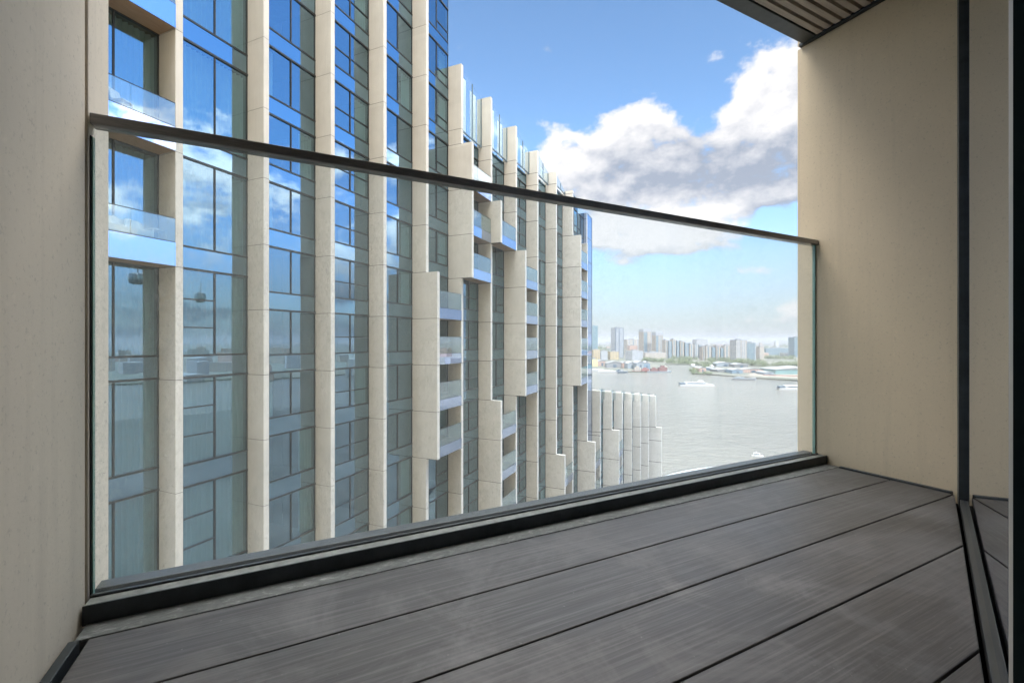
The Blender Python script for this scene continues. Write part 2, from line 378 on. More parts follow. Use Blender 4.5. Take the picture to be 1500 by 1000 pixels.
m.box(UL + .001, UL + .0035, 1.642, 1.666, 0, 1.322); m.build('end_bracket', M_dark, bal)

# window wall (its line runs from the right wall back past the camera)
e = (-.9403, -.3403); mm = (-.3403, .9403); P0 = (2.882, .953)
def WT(t, p, z): return (P0[0] + t * e[0] + p * mm[0], P0[1] + t * e[1] + p * mm[1], z)
wt = thing('window_wall', 'tall dark framed balcony window reflecting the deck at the right edge', 'window', BL, BR)
m = MB(WT); m.box(-.10, .06, -.20, -.008, -.04, 2.66)
m.box(2.26, 5.2, -.06, -.012, -.04, .02); m.box(.06, 2.08, -.06, -.012, 2.58, 2.66); m.box(2.26, 5.2, -.06, -.012, 2.58, 2.66)
m.box(4.0, 4.1, -.06, -.008, .02, 2.58)
m.build('frame', M_black, wt, bevel=.002)
m = MB(WT); m.box(2.08, 2.26, -.08, .000, -.04, 2.66); m.build('frame_post', simple('matt_black', (.012, .018, .018), 1, 0, .1, 3, 0.0), wt)
m = MB(WT); m.box(1.885, 2.08, -.055, -.012, .02, 2.58); m.build('edge_profile', simple('grey_profile', (.62, .58, .52), .5, 0), wt, bevel=.003)
m = MB(WT); m.box(.06, 2.08, -.06, -.012, -.04, .004); m.build('sill', simple('sill_grey', (.10, .105, .105), .4, .5), wt, bevel=.002)
m = MB(WT); m.box(.062, 1.885, -.036, -.026, .004, 2.58); m.build('pane', M_win, wt)
m = MB(WT); m.box(2.262, 4.0, -.040, -.028, .02, 2.58); m.build('pane', M_win, wt)
m = MB(WT); m.box(4.1, 5.0, -.040, -.028, .02, 2.58); m.build('pane', M_win, wt)
# the dark room behind the window, closed on all sides
m = MB(WT); m.box(.1, 5.2, -3.6, -.4, -.12, -.04); m.box(-.1, 5.2, -3.7, -3.6, -.12, 2.9); m.box(-.2, -.1, -3.7, -.2, -.12, 2.9); m.box(5.2, 5.3, -3.7, -.06, -.12, 2.9); m.box(-.2, 5.3, -3.7, -.0, 2.67, 2.9)
m.build('room_lining', simple('room_grey', (.25, .25, .25), .8), wt)

# the tower this balcony belongs to: its mass behind, beside, above and below
hm = MB()
hm.prism([(-24, -.35), (UL - .31, -.35), (UL - .31, -4.2), (5.6, -2.2), (5.6, .4), (UR + .5, .4), (UR + .5, .9), (6, .9), (37, -.4), (37, -22), (-24, -22)], -DZ + .3, 56)
hm.box(UL - .3, UR + .3, -4.0, 1.0, 3.42, 56); hm.box(UL - .3, UR + .3, -4.0, 1.0, -DZ + .3, -3.22)
hm.box(UL - .3, UR + .3, -1.2, 1.712, 2.9, 3.41); hm.box(UL - .3, UR + .3, -1.2, 1.55, -.7, -.36)
tag(hm.build('host_tower', M_wall, None, BL, BR), 'the tower this balcony belongs to, around and above the camera', 'building')

# ------------------------------------------------------------------ neighbouring tower
U = 3.1
gang = math.atan(280 / F)
GX, GY = sin(gang), cos(gang)
BROT = atan2(GY, GX)
C2 = (-13.45, 17.87)
L, SH = 3.362 * .996, .711 * .996
FW, REC = .29, .38
DEEP = .85
def kx(k): return L * (k - 2)
def ky(k): return -SH * (k - 2)
up = [1.44, 2.435]
while up[-1] < 16: up.append(up[-1] + 1.049)
dn = [.465, -.51, -1.485, -2.47]
while dn[-1] > -15.6: dn.append(dn[-1] - 1.055)
LV = sorted(dn + up)
LV2 = sorted([2.44, 4.02, 5.60, 7.18, 8.76, 10.34, 11.92, 13.5, 15.08, .955, -.51, -1.975, -3.5] + [-3.5 - 1.55 * i for i in range(1, 8)])
TOPZ = {7: 19.76, 8: 18.93, 9: 18.03, 10: 17.17, 11: 16.30, 12: 15.45, 13: 10.6}
deepr = {1: [(.955, 20)], 6: [(-2.47, 1.44)], 7: [(1.44, 4.533)], 8: [(2.435, 3.484), (-5.7, -1.485)], 9: [(-1.485, 2.435)],
         11: [(-9, -3.525)], 12: [(-1.485, 3.484)], 13: [(-9, -3.525)], 15: [(-9, -3.525)], 20: [(-9, -3.525)]}
def levels(k, wing=False):
    lv = LV2 if k <= 2 else LV
    if wing: lv = [x - .055 * (k - 14) for x in lv if x < 2]
    return [x * U for x in lv]
def fin_mesh(k, zb, zt, wing=False):
    m = MB(); x0 = kx(k); y = ky(k); yb = y + SH + REC + .12
    sh = -.055 * (k - 14) if wing else 0
    js = [z for z in levels(k, wing) if zb < z < zt - 1.2]
    if 7 <= k <= 12: js = [z for z in js if z < 4.6 * U] + [4.88 * U]
    if wing: js = [z for z in js if z < zt - 5] + [zt - 4.6 - .1 * (k % 3)]; js = sorted(set(js))
    b = [zb] + js + [zt]
    jg = .022 + max(0, k - 4) * .003
    rs = [((a + sh) * U, (c + sh) * U) for a, c in deepr.get(k, [])]
    for a, c in zip(b[:-1], b[1:]):
        mid = (a + c) / 2
        dp = any(p - .1 < mid < q + .1 for p, q in rs)
        yo = y - DEEP if dp else y
        za, zc = a + jg / 2, c - jg / 2
        r = .035
        m.prism([(x0 + r*.4, yo), (x0 + FW - r*.4, yo), (x0 + FW, yo + r*.4), (x0 + FW, yb), (x0, yb), (x0, yo + r*.4)], za, zc)
        m.box(x0 + .012, x0 + FW - .012, yo + .012, yb - .01, a - jg, a + jg, 1)
    return m
def window_mesh(h, k, style, mats):
    """frame with mullions; returns frame, pane, spandrel meshes. origin at lower left of bay glass, x along glass, y inward"""
    w = L - FW; sp = .29 * U if h < 4 else .31 * U
    fr = MB(); t = .028
    fr.box(0, w, -.03, .08, sp - .04, sp + .04); fr.box(0, w, -.045, .08, 0, .09)
    fr.box(0, .05, -.012, .08, .09, sp - .04); fr.box(0, .05, -.012, .08, sp + .04, h)
    fr.box(w - .05, w, -.012, .08, .09, sp - .04); fr.box(w - .05, w, -.012, .08, sp + .04, h)
    fr.box(w * .5 - t, w * .5 + t, -.022, .08, sp + .04, h)
    if style == 1:
        zz = sp + (h - sp) * .42; fr.box(.05, w * .5 - t, -.02, .08, zz - t, zz + t); fr.box(w * .5 + t, w - .05, -.02, .08, zz - t, zz + t)
    if style == 2:
        for q in (.33, .66):
            zz = sp + (h - sp) * q; fr.box(.05, w * .5 - t, -.02, .08, zz - t, zz + t)
    if style == 3:
        zz = sp + (h - sp) * .30; fr.box(w * .5 + t, w - .05, -.02, .08, zz - t, zz + t)
    pa = MB()
    def pn(x0, x1, z0, z1, yo):
        # each pane leans a touch differently, as real panes do
        a, b = random.uniform(-.004, .004), random.uniform(-.004, .004)
        pa.poly([(x0, yo + a, z0), (x1, yo - a, z0), (x1, yo - a + b, z1), (x0, yo + a + b, z1)])
    pn(.02, w * .5, sp, h, .02); pn(w * .5, w - .02, sp, h, .02)
    s = MB(); s.poly([(.02, .0, .02), (w - .02, .0, .02), (w - .02, .0, sp), (.02, .0, sp)], 0)
    s.box(.0, w, .03, .12, .0, sp, 1)
    return fr, pa, s
def curtain_mesh(x0, x1, z0, z1, y, amp=.06, wl=.20):
    m = MB(); n = int((x1 - x0) / wl * 6); pts = []
    for i in range(n + 1):
        x = x0 + (x1 - x0) * i / n; pts.append((x, y + amp * sin(2 * pi * (x - x0) / wl + .7 * sin(x * 3)) * (1 + .3 * sin(x * 7))))
    for a, b in zip(pts[:-1], pts[1:]):
        m.poly([(a[0], a[1], z0), (b[0], b[1], z0), (b[0], b[1], z1), (a[0], a[1], z1)])
    return m
M_curt = simple('curtain', (.78, .77, .74), .9, 0, .05)
M_room = simple('room_wall', (.15, .145, .135), .9)
M_core = simple('core_wall', (.12, .125, .13), .8)

tower = thing('apartment_tower', 'pale stone finned glass apartment tower stepping down to the river', 'building', (C2[0], C2[1], 0), BROT)
wing = thing('apartment_wing', 'low stone finned riverside block beyond the taller tower', 'building', (C2[0], C2[1], 0), BROT)
Z0 = CZ                                    # level zero of the storey list is the camera's height
def ztop(k, wg):
    if wg: return -5.73 - .44 * (k - 14)
    return TOPZ.get(k, 15.6 * U)
for k in range(0, 21):
    wg = k >= 14; par = wing if wg else tower
    zt = ztop(k, wg)
    o = fin_mesh(k, -CZ + .3, zt, wg).build('stone_fin', [M_fin, M_joint], par, (0, 0, Z0))
# windows
cells = []
for k in range(0, 21):
    wg = k >= 14; lv = levels(k, wg)
    top = 15.6 * U if k <= 6 else (4.88 * U if k <= 12 else (8.9 if k == 13 else ztop(k, True) - .1))
    lv = [z for z in lv if z < top - .8] 
    for i, z in enumerate(lv):
        z1 = lv[i + 1] if i + 1 < len(lv) else top
        # picture position, to find which are large and inside the frame
        wx = C2[0] + GX * (kx(k) + 1.6) + GY * (-(ky(k) + REC)) ; wy = C2[1] + GY * (kx(k) + 1.6) - GX * (-(ky(k) + REC))
        px = 750 + F * wx / wy; py = 499 - F * (z + z1) / 2 / wy
        seen = -30 < py < 925 and py < 880 - (px - 130) * .19 and px > 100
        cells.append((k, z, z1, wy, seen, wg))
def style_of(k, i):
    return {2: 2, 4: 1, 1: 0, 3: 0, 5: 0, 6: 3, 8: 3, 9: 1, 10: 0, 12: 3}.get(k, [0, 1, 3][(k) % 3])
cache = {}
for wg, par in ((False, tower), (True, wing)):
    cs = [c for c in cells if c[5] == wg]
    cs.sort(key=lambda c: (not c[4], c[3]))
    rest = [MB(), MB(), MB(), MB()]; nwin = 0
    for k, z, z1, wy, seen, _ in cs:
        h = z1 - z; st = style_of(k, 0)
        if k == 2: st = 2 if z < 0.9 * U else 0
        if k == 13: h = z1 - z
        org = (kx(k) + FW, ky(k) + REC, Z0 + z)
        if seen and nwin < 100:
            nwin += 1
            key = (round(h, 2), st, nwin % 5)
            if key not in cache:
                fr, pa, s = window_mesh(h, k, st, None)
                cache[key] = (fr.mesh('window', M_dark), pa.mesh('pane', M_fglass), s.mesh('spandrel_panel', [M_sglass, M_spand]))
            a, b, c_ = cache[key]
            fo = put('window', a, par, org); put('pane', b, fo); put('spandrel_panel', c_, fo)
            hc = hash((k, round(z * 10))) % 10
            sp = (.29 if h < 4 else .31) * U
            rr = random.random()
            cov = None
            if k <= 2: cov = (.1, 3.0) if rr < .75 else (.1, 1.5)
            elif rr < .22: cov = (2.2, 3.02)
            elif rr < .40: cov = (.05, .7)
            if cov:
                ck = ('c', cov, round(h, 2))
                if ck not in cache: cache[ck] = curtain_mesh(cov[0], cov[1], sp + .02, h - .05, .24).mesh('curtain', M_curt)
                put('curtain', cache[ck], fo)
        else:
            fr, pa, s = window_mesh(h, k, st, None)
            for R, q in zip(rest, (fr, pa, s)):
                b = len(R.v); R.v += [(x + org[0], y + org[1], zz + org[2]) for x, y, zz in q.v]; R.f += [tuple(b + i for i in f) for f in q.f]; R.m += q.m
    for R, nm, mt in zip(rest, ('window', 'pane', 'spandrel_panel'), (M_dark, M_fglass, [M_sglass, M_spand])):
        if R.f:
            o = R.build({'window': 'window_band', 'pane': 'window_glazing', 'spandrel_panel': 'spandrel_band'}[nm], mt, par); o['kind'] = 'stuff'
# core volumes, floors and rooms
for wg, par, ks in ((False, tower, range(0, 14)), (True, wing, range(14, 21))):
    m = MB(); fl = MB()
    for k in ks:
        top = 15.6 * U if k <= 6 else (4.80 * U if k <= 12 else (8.8 if k == 13 else ztop(k, True) - .15))
        y0 = ky(k) + REC
        x1 = kx(k + 1) if k != 13 else kx(13) + 2.4
        m.box(kx(k), x1, y0 + 3.2, y0 + 16, .3, Z0 + top)
        m.box(kx(k) + .05, kx(k) + FW - .05, y0 + .1, y0 + 3.2, .3, Z0 + top)
        if k in (6, 13, 20): m.box(x1 - .1, x1, y0 + .12, y0 + 3.2, .3, Z0 + top)
        fl.box(kx(k) + .3, x1 - .1, y0 + .13, y0 + 3.19, Z0 + top - .3, Z0 + top - .05)
        for z in levels(k, wg):
            if z < top - 1: fl.box(kx(k) + .3, x1 - .1, y0 + .13, y0 + 3.19, Z0 + z + .3, Z0 + z + .75)
    m.build('core_wall', M_core, par); fl.build('floor_plate', M_room, par)
# glass corner return at the end of the tower, tower roof
# balconies: slab, fascia, guard
def balcony(par, k, zj, guard=1.12, slab=.72, n=0):
    y = ky(k); x0 = kx(k) + FW; x1 = kx(k + 1)
    yo = y - .735
    s = MB(); s.box(x0 + .005, x1 - .005, yo + .03, y + REC - .05, zj + .06, zj + slab)
    o = s.build('balcony', M_room, par, (0, 0, Z0))
    f = MB(); f.box(x0 + .004, x1 - .002, yo, yo + .028, zj + .02, zj + slab); f.build('fascia', M_fascia, o)
    w = MB(); w.box(x0 + .008, x1 - .008, yo + .04, y + REC - .06, zj + .02, zj + .058); w.build('soffit', M_soffit, o)
    gm = MB(); gm.box(x0 + .01, (x0 + x1) / 2 - .01, yo + .02, yo + .036, zj + slab + .02, zj + slab + guard); gm.box((x0 + x1) / 2 + .01, x1 - .01, yo + .02, yo + .036, zj + slab + .02, zj + slab + guard)
    gm.build('guard', M_guard, o)
    r = MB(); r.box(x0 + .01, x1 - .01, yo + .012, yo + .044, zj + slab + guard, zj + slab + guard + .025); r.box(x0 + .01, x1 - .01, yo + .005, yo + .05, zj + slab, zj + slab + .03); r.build('guard_rail', M_dark, o)
    return o
for k, rs in deepr.items():
    wg = k >= 14; par = wing if wg else tower
    if k in (20,): continue
    for (a, b) in rs:
        sh = -.055 * (k - 14) if wg else 0
        for z in levels(k, wg):
            u = z / U - sh
            if a - .05 < u < b - .3 and u > -8:
                if k == 1 and u > 9: continue
                balcony(par, k, z, *((.95, .95) if k == 1 else ()))
# things on the balconies
# terrace screens above the shoulder roof
for k in range(7, 13):
    x0, x1 = kx(k) + FW * .2, kx(k + 1); y = ky(k) + .10
    zt0, zt1 = TOPZ[k] - .05, TOPZ.get(k + 1, 14.6) - .05
    if k == 12: zt1 = 14.4
    zb = 4.90 * U
    xm = (x0 + FW + x1) / 2
    def zt(x): return zt0 + (zt1 - zt0) * (x - x0) / (x1 - x0)
    m = MB(); 
    for a, b in ((x0 + FW, xm - .03), (xm + .03, x1 - .02)):
        m.poly([(a, y, zb), (b, y, zb), (b, y, zt(b)), (a, y, zt(a))])
    o = m.build('terrace_screen', M_screen, tower, (0, 0, Z0))
    f = MB(); t = .025
    for x in (x0 + FW - .02, xm, x1 - .03): f.box(x - t, x + t, y - .03, y + .05, zb - .1, zt(x))
    f.prism([(x0 + FW, y - .03), (x1, y - .03), (x1, y + .05), (x0 + FW, y + .05)], zb - .12, zb - .02)
    f.build('screen_frame', simple('screen_post', (.16, .22, .26), .4, .5), o)
    for qa, qb in ((x0 + FW + .05, x0 + FW + .95), (xm + .12, xm + 1.0)):
        q = MB(); q.box(qa, qb, y + .25, y + .28, zb, zb + (zt(qb) - zb) * .97); q.build('frosted_baffle', M_frost, o)
# garden furniture standing on the balconies
def bworld(k, zj, slab, fx, fy):
    x = kx(k) + FW + fx; y = ky(k) - .735 + fy
    return (C2[0] + cos(BROT) * x - sin(BROT) * y, C2[1] + sin(BROT) * x + cos(BROT) * y, Z0 + zj + slab)
M_fw = simple('white_furniture', (.72, .71, .68), .6); M_fd = simple('dark_furniture', (.12, .11, .10), .6); M_pl = simple('balcony_leaves', (.07, .10, .04), .8)
def sofa(loc, lab):
    t = thing('outdoor_sofa', lab, 'sofa', loc, BROT)
    m = MB(); m.box(0, 1.5, 0, .7, .12, .36); m.box(0, 1.5, .58, .7, .36, .7); m.build('base', M_fw, t, bevel=.02)
    for i in range(2): m = MB(); m.loft([[(.1 + i * .7, .35, .37), (.62 + i * .7, .32, .37), (.66 + i * .7, .5, .42), (.12 + i * .7, .52, .42)], [(.16 + i * .7, .42, .74), (.6 + i * .7, .40, .70), (.6 + i * .7, .52, .72), (.16 + i * .7, .54, .76)]]); m.build('cushion', M_curt, t, bevel=.03)
    for x, y in ((.05, .05), (1.39, .05), (.05, .6), (1.39, .6)): m = MB(); m.box(x, x + .06, y, y + .06, 0, .12); m.build('leg', M_fd, t)
def table(loc, lab):
    t = thing('side_table', lab, 'table', loc, BROT)
    m = MB(); m.box(0, .5, 0, .5, .46, .5); m.build('table_top', M_fw, t)
    for x, y in ((0, 0), (.46, 0), (0, .46), (.46, .46)): m = MB(); m.box(x, x + .04, y, y + .04, 0, .46); m.build('leg', M_fw, t)
def chair(loc, lab, mt, r):
    t = thing('garden_chair', lab, 'chair', loc, BROT + r, 'garden chairs on the balconies')
    m = MB(); m.box(-.24, .24, -.24, .24, .42, .46); m.build('seat', mt, t)
    m = MB(); m.loft([[(-.24, .2, .5), (.24, .2, .5), (.24, .24, .5), (-.24, .24, .5)], [(-.22, .30, .9), (.22, .30, .9), (.22, .34, .9), (-.22, .34, .9)]]); m.build('backrest', mt, t)
    for x, y in ((-.22, -.22), (.19, -.22), (-.22, .19), (.19, .19)): m = MB(); m.box(x, x + .03, y, y + .03, 0, .42 if y < 0 else .52); m.build('leg', mt, t)
def planter(loc, lab):
    t = thing('potted_plant', lab, 'plant', loc, 0)
    m = MB(); m.tube((0, 0, 0), (0, 0, .4), .16, 12, r2=.22); m.build('pot', M_fd, t)
    m = MB()
    for _ in range(160):
        c = Vector((random.gauss(0, .16), random.gauss(0, .16), random.uniform(.4, 1.1))); u = Vector([random.uniform(-1, 1) for _ in range(3)]).normalized() * .09; w = u.orthogonal().normalized() * .04
        m.poly([tuple(c - u), tuple(c + w), tuple(c + u), tuple(c - w)])
    m.build('leaves', M_pl, t)
b1 = .955 * U
sofa(bworld(1, b1, .95, .9, .35), 'white outdoor sofa with cushions behind the lower guard at far left')
table(bworld(1, b1, .95, 2.45, .4), 'small white side table beside the white outdoor sofa')
tz = 2.44 * U
chair(bworld(1, tz, .95, 1.6, .7), 'white chair behind the upper guard at far left', M_fw, .4)
for k, u, fx, kind, lab in ((6, .465, .9, 'c', 'dark garden chair on the topmost balcony of the four stacked at the left'), (6, -.51, 1.6, 'p', 'potted plant on the second balcony of the four stacked at the left'),
    (6, -1.485, .8, 'c', 'dark garden chair on the third balcony of the four stacked at the left'), (7, 1.44, 1.0, 'c', 'dark garden chair on the balcony just above the overhang soffit'), (7, 2.435, 2.0, 'p', 'potted plant on the balcony one up from the overhang soffit'),
    (8, -2.47, 1.2, 't', 'white side table on the balcony beside the tall central panel'), (9, .465, 1.0, 'c', 'dark garden chair on a mid balcony of the central stack'), (9, -.51, 1.9, 'p', 'potted plant on a lower balcony of the central stack'),
    (12, .465, 1.5, 'p', 'potted plant on a mid balcony of the rightmost stack'), (12, 1.44, 1.0, 'c', 'dark garden chair on an upper balcony of the rightmost stack')):
    zz = min(levels(k), key=lambda q: abs(q - u * U)); lc = bworld(k, zz, .722, fx, .45)
    {'c': lambda: chair(lc, lab, M_fd, 2.6), 'p': lambda: planter(lc, lab), 't': lambda: table(lc, lab)}[kind]()
# corner glazing beyond the last fin
m = MB(); yc = ky(13) + .05; xa, xb = kx(13) + FW, kx(13) + 2.42
def end_glass(m):
    for i in range(0, 26):
        z0 = 13.9 - (i + 1) * 2.6; z1 = 13.9 - i * 2.6
        m.poly([(xa, yc, z0 + .02), (xb, yc, z0 + .02), (xb, yc, z1 - .02), (xa, yc, z1 - .02)])
end_glass(m)
m.poly([(xa - .4, yc + 1, 13.9), (xa - .4, yc + 1, 10.6), (xa - .4, yc, 10.6), (xa - .4, yc, 13.9)])
o = m.build('corner_glazing', M_fascia, tower, (0, 0, Z0))
f = MB()
for i in range(0, 26): f.box(xa, xb, yc - .02, yc + .05, 13.9 - i * 2.6 - .02, 13.9 - i * 2.6 + .02)
f.box(xb - .03, xb + .03, yc - .02, yc + .05, -52, 13.9); f.build('glazing_bar', M_dark, o)
# parapet glass on the wing
for k in range(14, 21):
    m = MB(); x0, x1 = kx(k), kx(k + 1); y = ky(k) + .15; z0 = ztop(k, True); z1 = z0 - .44
    m.poly([(x0, y, z0 - 1.0), (x1, y, z1 - 1.0), (x1, y, z1 + .25), (x0, y, z0 + .25)]); m.build('parapet_glass', M_guard, wing, (0, 0, Z0))

# ------------------------------------------------------------------ river, banks
def gp(px, py, z=0.0):
    """ground point that appears at a pixel of the photograph"""
    Z = (CZ - z) * F / (py - 499); return ((px - 750) / F * Z, Z)
def water_mat():
    t = NT('river_water'); v = t.coord()
    t.b.inputs['Base Color'].default_value = (.23, .235, .20, 1); t.b.inputs['Roughness'].default_value = .16
    t.b.inputs['IOR'].default_value = 1.33
    a = t.noise(t.coord((.10, .16, 1), rot=(0, 0, .5)), 1.0, 6, .62, .4); b = t.noise(t.coord((.7, 1.0, 1), rot=(0, 0, .3)), 1.0, 5, .6)
    h = t.math('ADD', t.math('MULTIPLY', a, 1.6), t.math('MULTIPLY', b, .30))
    t.bump(h, 1.0, 2.2)
    c = t.ramp(t.noise(v, .006, 4, .6), [(.35, (.10, .101, .092)), (.65, (.13, .13, .117))]); t.l.new(c, t.b.inputs['Base Color'])
    return t.mat
R = 30000
m = MB(); m.poly([(-R, -R, 0), (R, -R, 0), (R, R, 0), (-R, R, 0)])
tag(m.build('river_water', water_mat()), kind='structure')
def land_mat(name, a, b, s):
    t = NT(name); v = t.coord(); c = t.ramp(t.noise(v, s, 8, .7), [(.35, a), (.65, b)]); t.l.new(c, t.b.inputs['Base Color']); t.b.inputs['Roughness'].default_value = .95; return t.mat
M_land = land_mat('far_land', (.045, .058, .04), (.11, .105, .09), .012)
M_mud = land_mat('foreshore', (.13, .12, .10), (.24, .22, .18), .05)
M_yard = land_mat('yard', (.13, .115, .095), (.18, .165, .14), .03)
def land(name, pts, z, mat):
    m = MB(); m.prism([(x, y) for x, y in pts], -2, z); return tag(m.build(name, mat), kind='structure')
# far bank west (docks), the far bend, and the near right spit
A = [gp(700, 541.5), gp(868, 542), gp(900, 545), gp(940, 545.5), gp(975, 543.5), gp(979, 539), gp(973, 534), gp(1010, 534.5), gp(1046, 536), gp(1032, 540), gp(1013, 544), gp(1014, 548), gp(1042, 549), gp(1062, 551), gp(1100, 554), gp(1140, 556.5), gp(1200, 560), gp(1400, 566), (2500, 500), (R, 300), (R, R), (-R, R), (-R, 1500), (-700, 900)]
land('far_bank', A, 1.6, M_land)
B = [gp(1095, 551), gp(1140, 554), gp(1200, 557.5), gp(1340, 562), gp(1330, 549), gp(1200, 547.5), gp(1135, 546.5), gp(1100, 548)]
m = MB(); m.poly([(x, y, 1.62) for x, y in B]); tag(m.build('yard_ground', M_yard), kind='structure')
# ground the towers stand on, outside the picture (near bank)
land('near_bank', [(-400, -400), (340, -400), (340, 120), (235, 240), (26, 24), (14, 24), (20, 75), (21, 96), (-10, 120), (-400, 200)], 1.4, land_mat('near_ground', (.025, .03, .03), (.055, .06, .06), .05))
land('far_hills', [], 0, M_land) if False else None
# low hills at the horizon
def hills():
    m = MB()
    for row, (Y, hmax) in enumerate(((7500, 70), (11000, 120))):
        prev = None
        for i in range(-60, 130):
            x = i * Y / 90; h = hmax * (.45 + .3 * sin(i * .21 + row) + .2 * sin(i * .57 + 2 * row) + .08 * sin(i * 1.7))
            h = max(h, 4)
            cur = ((x, Y, 1), (x, Y + 350, h * .8), (x, Y + 900, h), (x, Y + 2200, h * .5))
            if prev:
                for q in range(3): m.poly([prev[q], cur[q], cur[q + 1], prev[q + 1]])
            prev = cur
    tag(m.build('hills', M_land), kind='structure')
hills()

# ------------------------------------------------------------------ far city
def facade_mat(name, wall, win, sx=3.2, sz=3.0, fx=.5, fz=.5, seed=0):
    """wall with rows of window openings, by object x / y / z"""
    t = NT(name); tc = t.new('ShaderNodeTexCoord'); s = t.new('ShaderNodeSeparateXYZ'); t.l.new(tc.outputs['Object'], s.inputs[0])
    h = t.math('ADD', s.outputs[0], s.outputs[1])
    fxx = t.math('FRACT', t.math('ADD', t.math('DIVIDE', h, sx), 50.0)); fzz = t.math('FRACT', t.math('DIVIDE', s.outputs[2], sz))
    a = t.math('MULTIPLY', t.math('LESS_THAN', fxx, fx), t.math('LESS_THAN', fzz, fz))
    geo = t.new('ShaderNodeNewGeometry'); sn = t.new('ShaderNodeSeparateXYZ'); t.l.new(geo.outputs['Normal'], sn.inputs[0])
    a = t.math('MULTIPLY', a, t.math('LESS_THAN', sn.outputs[2], .5))
    nz = t.noise(tc.outputs['Object'], .15, 4, .6)
    wc = t.ramp(nz, [(.3, tuple(x * .85 for x in wall)), (.7, tuple(min(1, x * 1.1) for x in wall))])
    t.l.new(t.mixc(a, wc, win), t.b.inputs['Base Color'])
    t.l.new(t.math('SUBTRACT', .8, t.math('MULTIPLY', a, .6)), t.b.inputs['Roughness']); return t.mat
FM = {
 'beige': facade_mat('beige_block', (.28, .235, .18), (.13, .15, .17), 3.4, 3.0, .42, .5),
 'cream': facade_mat('cream_block', (.34, .29, .23), (.16, .19, .22), 4.0, 3.0, .5, .55),
 'pale': facade_mat('pale_block', (.33, .31, .28), (.14, .17, .20), 6.0, 3.0, .8, .5),
 'brick': facade_mat('brick_block', (.40, .27, .21), (.12, .13, .15), 3.4, 3.0, .4, .5),
 'yellow': facade_mat('yellow_block', (.36, .29, .17), (.10, .11, .12), 4.5, 3.4, .4, .5),
 'glass': facade_mat('blue_glass', (.17, .23, .25), (.08, .12, .15), 2.5, 3.0, .6, .8),
 'teal': facade_mat('teal_glass', (.13, .20, .215), (.07, .13, .15), 2.5, 3.2, .6, .8),
 'banded': facade_mat('banded_tower', (.40, .41, .41), (.07, .09, .12), 30.0, 3.1, .97, .55),
 'grey': facade_mat('grey_block', (.30, .31, .32), (.12, .14, .16), 3.4, 3.0, .45, .5),
 'shed': simple('shed_metal', (.19, .22, .24), .6), 'blue': simple('blue_metal', (.13, .19, .24), .6), 'tealshed': simple('teal_shed', (.15, .25, .245), .7),
 'roof': simple('roof_grey', (.17, .18, .19), .8), 'white': simple('white_paint', (.36, .36, .355), .5), 'red': simple('red_paint', (.20, .085, .075), .6), 'rust': simple('rust_red', (.14, .065, .06), .7),
 'yellowp': simple('yellow_panel', (.42, .38, .20), .6), 'navy': simple('navy_hull', (.05, .08, .11), .4), 'roofl': simple('roof_light', (.14, .145, .145), .7), 'grn': simple('green_paint', (.08, .25, .14), .5),
}
def block(name, label, px0, px1, yt, yb, style, rot=.35, depth=None, strips=(), group=None, roofc='roof', cap=None, cat='building'):
    Z = (CZ - 1.6) * F / (yb - 499); w = (px1 - px0) / F * Z; X = ((px0 + px1) / 2 - 750) / F * Z
    h = CZ - 1.6 - (yt - 499) / F * Z; dpt = depth or max(12, w * .7)
    # shrink the front so that the turned block keeps its width in view
    ww = max(4, (w - dpt * abs(sin(rot)) ) / cos(rot)) if dpt * abs(sin(rot)) < w * .6 else w * .6
    dd = min(dpt, (w - ww * cos(rot)) / max(.05, abs(sin(rot)))) if abs(rot) > .05 else dpt
    t = thing(name, label, cat, (X, Z + dd / 2, 1.6), rot, group)
    m = MB(); m.box(-ww / 2, ww / 2, -dd / 2, dd / 2, 0, h); m.build('wall', FM[style], t)
    r = MB(); r.box(-ww / 2 + .4, ww / 2 - .4, -dd / 2 + .4, dd / 2 - .4, h, h + .5); r.box(-ww * .2, ww * .15, -dd * .2, dd * .2, h + .5, h + 3); r.build('roof', FM[roofc], t)
    if cap:
        c = MB(); c.box(-ww / 2 + .3, ww / 2 - .3, -dd / 2 + .3, dd / 2 - .3, h + .52, h + .52 + cap * Z / F); c.build('upper_storey', FM['grey'], t)
    for a, b, st in strips:
        s = MB(); s.box(-ww / 2 + a * ww, -ww / 2 + b * ww, -dd / 2 - .5, -dd / 2 - .02, 0.5, h - 1.5); s.build('window_strip' if st in ('glass', 'teal', 'banded') else 'wall_panel', FM[st], t)
    return t
block('glass_tower', 'turquoise glass tower beside the edge of the stone building', 864, 876, 477, 517, 'teal', .3)
block('banded_tower', 'dark framed tower banded with white floors standing alone', 897, 914, 480, 524, 'banded', .35, strips=((0, .07, 'navy'), (.42, .5, 'navy'), (.93, 1, 'navy')))
block('apartment_block', 'beige apartment block left of the two tallest beige towers', 917, 937, 497, 519, 'cream', .1, strips=((.1, .2, 'grey'), (.45, .55, 'glass'), (.8, .88, 'grey')))
block('apartment_tower', 'taller grey capped beige tower of the riverside pair', 938, 954.5, 486, 522, 'beige', .35, strips=((.05, .5, 'glass'), (.62, .92, 'cream')), cap=4)
block('apartment_tower', 'shorter grey capped beige tower of the riverside pair', 957, 972, 491, 523, 'beige', .3, strips=((.05, .35, 'glass'), (.45, .62, 'cream'), (.66, .76, 'glass')), cap=5)
row = [(973, 978, 498, 'beige'), (978, 984, 500, 'glass'), (984, 990, 497, 'cream'), (990, 995, 500, 'glass'), (995, 1002, 500, 'beige'), (1002, 1009, 503, 'glass'), (1009, 1016, 504, 'cream'), (1016, 1023, 504, 'pale'), (1023, 1029, 506, 'glass')]
